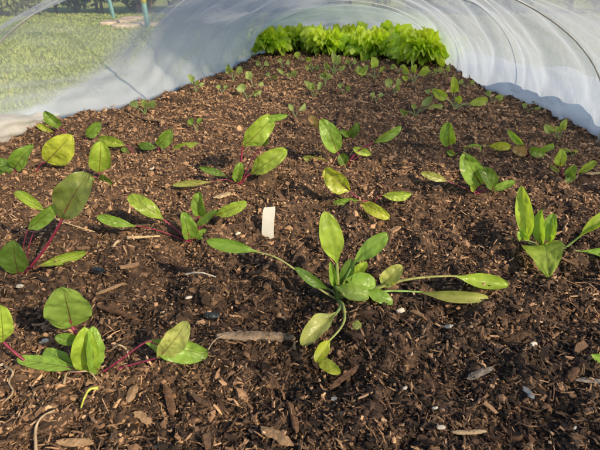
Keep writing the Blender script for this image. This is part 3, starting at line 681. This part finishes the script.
strand('cotyledon', 'curled yellow seed leaf fallen below the front left chard', 'seed leaf', [(98, 388, .6), (90, 391, .8), (84, 399, .8), (81, 408, .4)], 1.4, simple_mat('yellow_cotyledon', (.5, .5, .1), .5, .4, var=.15))
PB = 'pale stones on the soil'
for (x, y, w, lab, mt) in ((533, 345, 9, 'white chip alone on the dark soil at the right', M_WHITE), (400, 311, 9, 'round buff pebble right of the curled leaf', M_STONE),
                           (189, 298, 7, 'white fragment beside the dark stone on the left', M_WHITE), (20, 287, 8, 'pale chip at the left edge below the chard', M_STONE),
                           (404, 398, 0, '', None), (334, 399, 6, 'small white fragment under the slanted brown stick', M_WHITE), (575, 428, 4, 'tiny white pebble at the bottom right', M_WHITE),
                           (449, 327, 9, 'flat cream flake below the drooping pale leaf', M_WHITE), (45, 342, 9, 'grey-white pebble behind the lying chard leaf', M_STONE),
                           (152, 169, 5, 'white speck of stone in the sunlit middle left', M_WHITE), (238, 234, 5, 'buff pebble just left of the label foot', M_STONE),
                           (441, 428, 8, 'cream flake left of the yellow splinter', M_STONE), (435, 408, 6, 'small white flake in the lower right soil', M_WHITE), (405, 388, 5, 'white flake at the foot of the lower soil', M_WHITE)):
    if mt: chunk('pebble', lab, 'pebble', x - w * .4, y + 1, x + w * .4, y - 1, w * .6, mt, .65, .6, .05, PB)
chunk('slate_chip', 'thin blue-grey slate chip pointing down at the lower right', 'slate', 524, 387, 533, 399, 6, M_SLATE, .3)
chunk('dark_stone', 'blue-black stone above the weathered stick end', 'stone', 206, 318, 217, 316, 10, M_DARKST, .7, .6, .1, 'dark stones on the soil')
chunk('dark_stone', 'black stone beside the tan splinter at the left', 'stone', 93, 271, 105, 271, 8, M_DARKST, .7, .6, .1, 'dark stones on the soil')

# ------------------------------------------------------------------ net tunnel and hoops
def sec_at(Y):
    ys = SA[:, 0]; k = int(np.clip(np.searchsorted(ys, Y) - 1, 0, len(ys) - 2)); f = sstep((Y - ys[k]) / (ys[k + 1] - ys[k])); f = .5 * f + .5 * np.clip((Y - ys[k]) / (ys[k + 1] - ys[k]), 0, 1)
    return [float(SA[k, c] + (SA[k + 1, c] - SA[k, c]) * f) for c in (1, 2, 3)]
HOOPY = [.93, 1.25, 1.70, 2.12]
def arc(Y, s, grow=0.0):
    a, b, h = sec_at(Y); cx = (a + b) / 2; rx = (b - a) / 2 + grow; an = math.pi * (1 - s)
    return cx + rx * math.cos(an), (h + grow) * max(0, math.sin(an)) ** .92
M_WIRE = simple_mat('galvanised_wire', (.60, .60, .58), .45, .5, .2, scale=60, var=.2, bump=.1)
for Yh, lab in zip(HOOPY, ('nearest wire hoop, its right leg standing bare at the right edge', 'second wire hoop from the front under the net', 'third wire hoop from the front under the net', 'farthest wire hoop, low over the lettuces')):
    P = []
    for i in range(61):
        x, z = arc(Yh, i / 60, -.004 + (.022 if Yh > 1 else 0)); P.append(Vector((x, Yh, z)))
    P = [Vector((P[0].x, Yh, -.09))] + P + [Vector((P[-1].x, Yh, -.09))]
    V, F = tube(P, .0018, 8)
    bits('tunnel_hoop', lab, 'hoop', V, F, M_WIRE, 'wire hoops holding up the net', True)
net = thing('insect_net', (.1, 1.4, 0), 'translucent white insect netting draped over the hoops as a tunnel', 'netting')
def sheet(name, Y0, Y1, s0, s1, nY, nS, mat, seed, amp, grow=.003, hem=.10):
    V, UV, F, DE = [], [], [], []
    hY = np.array(HOOPY)
    Ys = np.linspace(Y0, Y1, nY)
    ext = 9
    S = np.concatenate([(np.linspace(-1, 0, ext)[:-1] if s0 == 0 else []), np.linspace(s0, s1, nS), (np.linspace(1, 2, ext)[1:] if s1 == 1 else [])])
    for Yv in Ys:
        near = np.min(np.abs(hY - Yv)); k = sstep(near / .13) if Y0 < Yv < 2.2 else sstep(near / .2)
        for s in S:
            sc = min(max(s, 0), 1); x, z = arc(Yv, sc, grow - .012 * k)
            th = math.pi * (1 - sc); n = (math.cos(th), math.sin(th)); fold = 0
            if s < .5:
                thr = 1.13 - .20 * math.exp(-z / .07) + .03 * math.sin(z * 17)
                for o_, w_, g_ in ((.03, .030, .8), (.13, .04, .5), (.25, .035, .6), (.42, .06, .5)):
                    fold += g_ * math.exp(-((Yv - thr - o_ - .5 * z * o_) / w_) ** 2)
                if Yv < 1.25:
                    for z_, w_, g_, f_, p_ in ((.030, .006, .8, 9, 0), (.052, .007, .6, 7, 1.2), (.105, .007, .5, 8, 2.0), (.135, .010, .25, 6, .4)):
                        fold += g_ * math.exp(-((z - z_ - .012 * math.sin(Yv * f_ + p_)) / w_) ** 2) * float(sstep((1.25 - Yv) / .2)) * (.4 + 1.2 * float(vnoise(Yv * 6, z_ * 99, 3)))
            else:
                for y_, w_, g_, k_ in ((.98, .018, .5, .25), (1.10, .022, .6, .5), (1.20, .012, .5, .1), (1.36, .02, .7, .5), (1.50, .016, .5, .3), (1.66, .014, .6, .1), (1.82, .02, .6, .4), (1.98, .02, .4, .3)):
                    fold += g_ * math.exp(-((Yv - y_ + k_ * (z - .1) + .012 * math.sin(z * 30 + y_ * 50)) / w_) ** 2)
            arcl = sc * 1.4
            w1 = float(fbm(Yv * 9 + 2.6 * arcl, arcl * 3.4 - Yv * 2, seed, 3)); w2 = float(fbm(Yv * 40 + arcl * 14, arcl * 6, seed + 5, 2)); w3 = float(fbm(Yv * 4, arcl * 5, seed + 9, 2))
            d = amp * k * (1 if s < .5 else .55) * (w1 * 1.4 + w2 * .18 + w3 * 1.6) + .002 * w2 - (.009 if s < .5 else .014) * fold * min(1, z / .09 + .1)
            # the wall sags over the ground and bunches near its foot
            foot = math.exp(-z / .05); d += foot * .02 * float(fbm(Yv * 22, s * 7, seed + 21, 2))
            x += n[0] * d; z += n[1] * d; yy = Yv + .02 * w3 * k
            if s < 0 or s > 1:
                e = -s if s < 0 else s - 1; sg = -1 if s < 0 else 1
                x += sg * hem * e * (.6 + .8 * float(fbm(Yv * 7, 3, seed + 2, 2) + .5)); z = max(LAWN_Z + .01, .004 - .05 * e) + .018 * (float(fbm(Yv * 20, e * 5, seed + 3, 2)) + .4) * math.sin(math.pi * min(1, e * .9 + .1))
                z = max(z, float(soil_h(x, yy)) + .006)
            V.append((x - .1, yy - 1.4, max(z, float(soil_h(x, yy)) + .004 if z < .06 else z))); UV.append((Yv, s)); DE.append((.42 * fold if s < .5 else .10 * fold) + .38 * sstep((Yv - 2.05) / .15) + .34 * sstep((Yv - 1.2) / .3) * sstep((s - .3) / .15) * sstep((.75 - s) / .15) - (.38 * math.exp(-max(z, 0) / .05) * float(sstep((Yv - 1.32) / .1)) if s < .5 else 0) + .60 * sstep((s - .62) / .13) + .60 * sstep((.5 - s) / .15) * sstep((Yv - 1.13 + .28 * math.exp(-max(z, 0) / .06) - .10 * w3) / .14) + (.11 + .5 * max(0, float(fbm(Yv * 5 - s * 6, s * 16 + Yv * 3, 88, 3)))) * (s < .5) + .26 * math.exp(-max(z, 0) / .05) + .12 * (s < 0 or s > 1))
    ns = len(S)
    for i in range(nY - 1):
        for j in range(ns - 1):
            a = i * ns + j; F.append((a, a + 1, a + ns + 1, a + ns))
    o = mesh_obj(name, V, F, mat, net, uvs=[(b, a) for a, b in UV]); at = o.data.attributes.new('dens', 'FLOAT', 'POINT'); at.data.foreach_set('value', np.array(DE, np.float32)); return o
def shade_bundle():  # unseen net bundle added over the camera to shade the foreground
    P = []
    for i in range(50):
        an = math.pi * (1 - i / 49); P.append(Vector((.74 * math.cos(an), .09 - .21 * math.cos(an), .42 * math.sin(an) ** .9)))
    V, F, UV = [], [], []; sd = 36
    for i, p in enumerate(P):
        t = (P[min(i + 1, 49)] - P[max(i - 1, 0)]).normalized(); a1 = t.cross(Vector((0, 1, 0))).normalized(); a2 = t.cross(a1)
        for k in range(sd):
            an = 2 * math.pi * k / sd; g = .045 * (1 + .9 * float(fbm(math.cos(an) * 2.5 + i * .06, math.sin(an) * 2.5 + i * .08, 71, 4)))
            V.append(p + a1 * math.cos(an) * g * .6 + a2 * math.sin(an) * g * 1.3 - net.location); UV.append((k / sd, i / 49))
    F = [(i * sd + k, i * sd + (k + 1) % sd, (i + 1) * sd + (k + 1) % sd, (i + 1) * sd + k) for i in range(49) for k in range(sd)]
    mesh_obj('added_shade_bundle', V, F, M_SHADE_NET, net, uvs=UV)
shade_bundle()
sheet('canopy', .52, 2.8, 0, 1, 300, 110, M_NET, 31, .026)
# bunched hem lying along the left foot, and an added shade roll
def roll(name, pts, r, seed, world=False, mat=None):
    P = []
    for (x, y, h) in pts: P.append(Vector((x, y, h)) if world else at_height(x, y, h * .01))
    path = smooth_path(P, 60); V, F = [], []; sd = 40; UV = []
    for i, p in enumerate(path):
        t = (path[min(i + 1, 59)] - path[max(i - 1, 0)]).normalized(); s = t.cross(Vector((0, 0, 1))).normalized(); u = Vector((0, 0, 1))
        rr = r * (.25 + .75 * math.sin(math.pi * min(1, .12 + .88 * (1 - i / 59)) ** 1.0 * .5) ** 1) * (.85 + .5 * float(fbm(i * .12, 2, seed, 2) + .3))
        for k in range(sd):
            an = 2 * math.pi * k / sd
            g = rr * (1 + .9 * float(fbm(math.cos(an) * 2.2 + i * .05 + math.sin(i * .3) * .3, math.sin(an) * 2.2 + i * .025, seed + 4, 4)))
            V.append(p + s * math.cos(an) * g * 1.35 + u * (math.sin(an) * g * .8 + rr * .35) - net.location); UV.append((k / sd, i / 59 * .6))
    for i in range(59):
        for k in range(sd):
            a = i * sd + k; b = i * sd + (k + 1) % sd; F.append((a, b, b + sd, a + sd))
    return mesh_obj(name, V, F, mat or M_HEM, net, uvs=UV)
right = [(float(xr(y)) + .10, y, 0) for y in (.6, .8, 1.0, 1.2, 1.45, 1.7, 2.0)]  # net roll added outside the right wall to shade its foot
roll('hem_and_shade_roll', right, .075, 90, True, M_SHADE_ROLL)
roll('hem_and_shade_roll', [(-60, 140, 1), (-20, 138, 1), (10, 131, 1), (32, 124, .6), (52, 117, .3)], .034, 60)

# ------------------------------------------------------------------ lawn, grass and the background
def lawn_mat():
    m, nt, N, L, out = mat_new('lawn')
    tc = N('ShaderNodeTexCoord'); n1 = N('ShaderNodeTexNoise', i_Scale=1.6, i_Detail=5.0); n2 = N('ShaderNodeTexNoise', i_Scale=60.0, i_Detail=6.0, i_Roughness=.75)
    L(tc.outputs['Object'], n1.inputs['Vector']); L(tc.outputs['Object'], n2.inputs['Vector'])
    a = N('ShaderNodeMath', operation='MULTIPLY_ADD'); L(n1.outputs['Fac'], a.inputs[0]); a.inputs[1].default_value = .5
    b_ = N('ShaderNodeMath', operation='MULTIPLY'); L(n2.outputs['Fac'], b_.inputs[0]); b_.inputs[1].default_value = .5; L(b_.outputs[0], a.inputs[2])
    rp = ramp(N, [(.3, (.26, .32, .09)), (.5, (.44, .50, .16)), (.7, (.66, .64, .28))]); L(a.outputs[0], rp.inputs['Fac'])
    b = N('ShaderNodeBsdfPrincipled', i_Roughness=.9); b.inputs['Specular IOR Level'].default_value = .1; L(rp.outputs['Color'], b.inputs['Base Color'])
    bp = N('ShaderNodeBump', i_Strength=1.0, i_Distance=.03); L(n2.outputs['Fac'], bp.inputs['Height']); L(bp.outputs[0], b.inputs['Normal'])
    L(b.outputs[0], out.inputs['Surface']); return m
gxs = np.linspace(-40, 40, 121); gys = np.linspace(-20, 60, 121); X, Y = np.meshgrid(gxs, gys)
Z = LAWN_Z + 0 * X
idx = np.arange(121 * 121).reshape(121, 121); F = np.stack([idx[:-1, :-1], idx[:-1, 1:], idx[1:, 1:], idx[1:, :-1]], -1).reshape(-1, 4)
tag(np_mesh('lawn', np.stack([X, Y, Z], -1).reshape(-1, 3), F, lawn_mat(), True), kind='structure')
def blade_mat(name, stops, trans=.4):
    m, nt, N, L, out = mat_new(name); a = N('ShaderNodeAttribute', attribute_name='tone'); rp = ramp(N, stops); L(a.outputs['Fac'], rp.inputs['Fac'])
    d = N('ShaderNodeBsdfPrincipled', i_Roughness=.55); d.inputs['Specular IOR Level'].default_value = .3; t = N('ShaderNodeBsdfTranslucent'); L(rp.outputs['Color'], d.inputs['Base Color']); L(rp.outputs['Color'], t.inputs['Color'])
    ms = N('ShaderNodeMixShader'); ms.inputs[0].default_value = trans; L(d.outputs[0], ms.inputs[1]); L(t.outputs[0], ms.inputs[2]); L(ms.outputs[0], out.inputs['Surface']); return m
n = 60000
gy_ = 0.6 * (6.0 / .6) ** rng.uniform(0, 1, n); gx_ = -rng.uniform(0, 1, n) * (gy_ * .95 + .3) + .15
ok = (gx_ < xl(gy_) - .12) | (gy_ > 2.85); gx_, gy_ = gx_[ok], gy_[ok]; n = len(gx_)
hh = rng.uniform(.006, .015, n) * (1 + .1 * gy_); ww = .0022 * (1 + .5 * gy_); az = rng.uniform(0, 6.28, n); le = rng.normal(0, .5, (n, 2)) * hh[:, None]
bp_ = np.stack([gx_, gy_, np.full(n, LAWN_Z)], -1); sd_ = np.stack([np.cos(az), np.sin(az), 0 * az], -1) * ww[:, None]
tip_ = bp_ + np.stack([le[:, 0], le[:, 1], hh], -1)
V = np.stack([bp_ - sd_, bp_ + sd_, tip_], 1).reshape(-1, 3); F = np.arange(3 * n).reshape(n, 3)
tone = np.clip(.5 + fbm(gx_ * 3, gy_ * 3, 77, 3) * .4 + rng.normal(0, .07, n), 0, 1)
tag(np_mesh('grass', V, F, blade_mat('grass_blades', [(0, (.28, .36, .09)), (.5, (.50, .58, .18)), (1, (.78, .74, .36))]), attrs={'tone': np.repeat(tone, 3)}),
    'short sunlit lawn grass beyond the net', 'grass', kind='stuff')

M_FOL = blade_mat('shrub_leaves', [(0, (.07, .10, .04)), (.5, (.25, .31, .12)), (1, (.55, .57, .28))])
M_STEM = simple_mat('shrub_stem', (.14, .10, .07), .9, .2)
def shrub(x, y, w, h, label, seed, tint):
    r2 = np.random.default_rng(seed); root = thing('shrub', (x, y, LAWN_Z), label, 'shrub', 'shrubs along the far border')
    cl = 26; cc = np.stack([r2.uniform(-w / 2, w / 2, cl), r2.uniform(-.35, .35, cl), r2.uniform(.05, h, cl)], -1); cr = r2.uniform(.14, .3, cl)
    n = 9000; k = r2.integers(0, cl, n); d = r2.normal(0, 1, (n, 3)); d /= np.linalg.norm(d, axis=1)[:, None]
    p = cc[k] + d * (cr[k] * r2.uniform(.4, 1, n) ** .5)[:, None]; p[:, 2] = np.abs(p[:, 2]) + .01
    s = r2.uniform(.012, .03, n); a = r2.normal(0, 1, (n, 3)); a /= np.linalg.norm(a, axis=1)[:, None]; b = np.cross(a, r2.normal(0, 1, (n, 3))); b /= np.linalg.norm(b, axis=1)[:, None]
    V = np.stack([p - a * s[:, None] * 1.5, p - b * s[:, None] * .7, p + a * s[:, None] * 1.5, p + b * s[:, None] * .7], 1).reshape(-1, 3)
    t = np.clip(tint + r2.normal(0, .16, n) + (r2.uniform(-.25, .25, cl))[k], 0, 1)
    o = np_mesh('foliage', V, np.arange(4 * n).reshape(n, 4), M_FOL, attrs={'tone': np.repeat(t, 4)}); o.parent = root
    VV, FF = [], []
    for q_ in range(5):
        bx = r2.uniform(-w / 3, w / 3); pt = [Vector((bx, 0, -.02)), Vector((bx * 1.1, r2.uniform(-.1, .1), h * .5)), Vector((bx * 1.4, r2.uniform(-.2, .2), h))]
        v_, f_ = tube(smooth_path(pt, 10), lambda t: .02 * (1.1 - t), 6); FF += [tuple(i + len(VV) for i in f) for f in f_]; VV += v_
    mesh_obj('stem', VV, FF, M_STEM, root)
desc = ['pale leafy shrub at the far left', 'grey-green shrub left of the turquoise posts', 'dark shrub behind the blue swing seat', 'bushy shrub right of the turquoise posts', 'shrub behind the left net wall', 'shrub behind the lettuce end of the tunnel', 'shrub behind the right net', 'far right shrub behind the right net']
for i, (x, y) in enumerate(((-4.6, 6.1), (-3.6, 5.95), (-2.6, 6.1), (-1.55, 6.0), (-.5, 6.1), (.9, 6.2), (2.3, 6.1), (3.7, 6.2))):
    shrub(x, y, 1.35, 1.3, desc[i], 200 + i, (.62, .5, .4, .5, .5, .5, .5, .5)[i])

M_TURQ = simple_mat('turquoise_paint', (.36, .70, .78), .45, .4, var=.12, bump=.1); M_YEL = simple_mat('yellow_tape', (.7, .62, .12), .5, .4, var=.1); M_BLUE = simple_mat('blue_plastic', (.02, .08, .5), .4, .5, var=.1); M_ROPE = simple_mat('rope', (.4, .36, .28), .9, .1)
def lawn_pt(px, py):
    p = at_height(px, py, LAWN_Z); return p
pa, pb = lawn_pt(114, 18), lawn_pt(148, 27)
for p, top, lab, band in ((pa, Vector((pa.x - .12, pa.y, 1.5)), 'thinner turquoise post leaning left, farther back on the lawn', False), (pb, Vector((pb.x - .03, pb.y, 1.5)), 'turquoise post with a yellow band, nearer on the lawn', True)):
    root = thing('swing_post', p, lab, 'post', 'turquoise posts on the lawn')
    V, F = tube([Vector((0, 0, -.05)), (top - p) * .5, top - p], .021, 12); mesh_obj('pole', V, F, M_TURQ, root)
    c0 = (top - p); V, F = tube([c0, c0 + Vector((0, 0, .03))], .03, 12); mesh_obj('cap', V, F, M_YEL, root)
    if band:
        a = (top - p) * .12; b = (top - p) * .19; V, F = tube([a, b], .0235, 12); mesh_obj('band', V, F, M_YEL, root)
mid = pa.lerp(pb, .42)
sw = thing('blue_swing', Vector((mid.x, mid.y, .24)), 'bright blue swing seat hanging between the turquoise posts', 'swing seat')
V = [(x, y, z) for x in (-.1, .1) for y in (-.05, .05) for z in (0, .03)]
pts = [Vector((-.11, 0, .05)), Vector((-.06, 0, .005)), Vector((.06, 0, .005)), Vector((.11, 0, .05))]
V, F = tube(smooth_path(pts, 14), .05, 10, True, .3); mesh_obj('seat', V, F, M_BLUE, sw)
for sx in (-1, 1):
    V, F = tube([Vector((sx * .11, 0, .05)), Vector((sx * .10, 0, 1.2))], .006, 6); mesh_obj('rope', V, F, M_ROPE, sw)
ta = Vector((pa.x - .12, pa.y, 1.47)); tb = Vector((pb.x - .03, pb.y, 1.47)); V, F = tube([ta, tb], .025, 10)
bits('swing_crossbar', 'turquoise bar joining the tops of the two posts', 'crossbar', V, F, M_TURQ, None, True)
M_PAVE = simple_mat('pale_paving', (.58, .47, .36), .9, .2, scale=12, var=.35, bump=.6)
k = 0
sl = ['long pale stone slab leftmost in the patch by the posts', 'flat stone slab between the posts', 'front stone slab in the patch by the posts', 'stone slab at the foot of the yellow-banded post', 'small stone slab right of the yellow-banded post', 'rear stone slab nearest the shrubs']
for (x0, x1, py, dp) in ((103, 118, 24, .28), (118, 133, 22, .3), (114, 138, 27, .22), (134, 147, 25, .25), (149, 158, 25.5, .2), (124, 142, 19.5, .3)):
    a = lawn_pt(x0, py); b = lawn_pt(x1, py); n = 14; V = []; rr = random.Random(k); c = a.lerp(b, .5); hx = (b.x - a.x) / 2
    rad = [1 + rr.uniform(-.14, .14) for _ in range(n)]
    for z, s in ((LAWN_Z - .01, 1), (LAWN_Z + .018, 1), (LAWN_Z + .026, .92)):
        for i in range(n):
            an = 2 * math.pi * i / n; e = abs(math.cos(an)) ** .6 * math.copysign(1, math.cos(an)); f = abs(math.sin(an)) ** .6 * math.copysign(1, math.sin(an))
            V.append((c.x + e * hx * rad[i] * s, c.y + f * dp / 2 * rad[i] * s, z))
    F = [(j * n + i, j * n + (i + 1) % n, (j + 1) * n + (i + 1) % n, (j + 1) * n + i) for j in range(2) for i in range(n)] + [tuple(range(2 * n, 3 * n))]
    bits('stone_slab', sl[k], 'stone slab', V, F, M_PAVE, 'stone slabs by the posts'); k += 1

# ------------------------------------------------------------------ light, sky, camera
EL = R(34); SUN = Vector((-.76, .65, 0)).normalized()
w = bpy.data.worlds.new('World'); scene.world = w; w.use_nodes = True; nt = w.node_tree
sky = nt.nodes.new('ShaderNodeTexSky'); sky.sky_type = 'NISHITA'; sky.sun_disc = False; sky.sun_elevation = EL; sky.sun_rotation = math.atan2(-SUN.x, -SUN.y)
bg = nt.nodes['Background']; nt.links.new(sky.outputs[0], bg.inputs['Color']); bg.inputs['Strength'].default_value = .15
ld = bpy.data.lights.new('sun', 'SUN'); ld.energy = 5.0; ld.angle = R(.5); ld.color = (1, .82, .56)
so = bpy.data.objects.new('sun', ld); col.objects.link(so)
d = Vector((SUN.x * math.cos(EL), SUN.y * math.cos(EL), -math.sin(EL))); so.rotation_euler = d.to_track_quat('-Z', 'Y').to_euler()
cd = bpy.data.cameras.new('camera'); cam = bpy.data.objects.new('camera', cd); col.objects.link(cam)
cam.location = CAM; cam.rotation_euler = (math.pi / 2 - PITCH, 0, 0); cd.sensor_width = 36; cd.lens = FPX / 600 * 36; cd.clip_start = .01; cd.clip_end = 200
cd.dof.use_dof = True; cd.dof.focus_distance = .55; cd.dof.aperture_fstop = 20
scene.camera = cam
scene.view_settings.view_transform = 'Standard'; scene.view_settings.look = 'None'; scene.view_settings.exposure = 0; scene.view_settings.gamma = 1
scene.cycles.transparent_max_bounces = 24
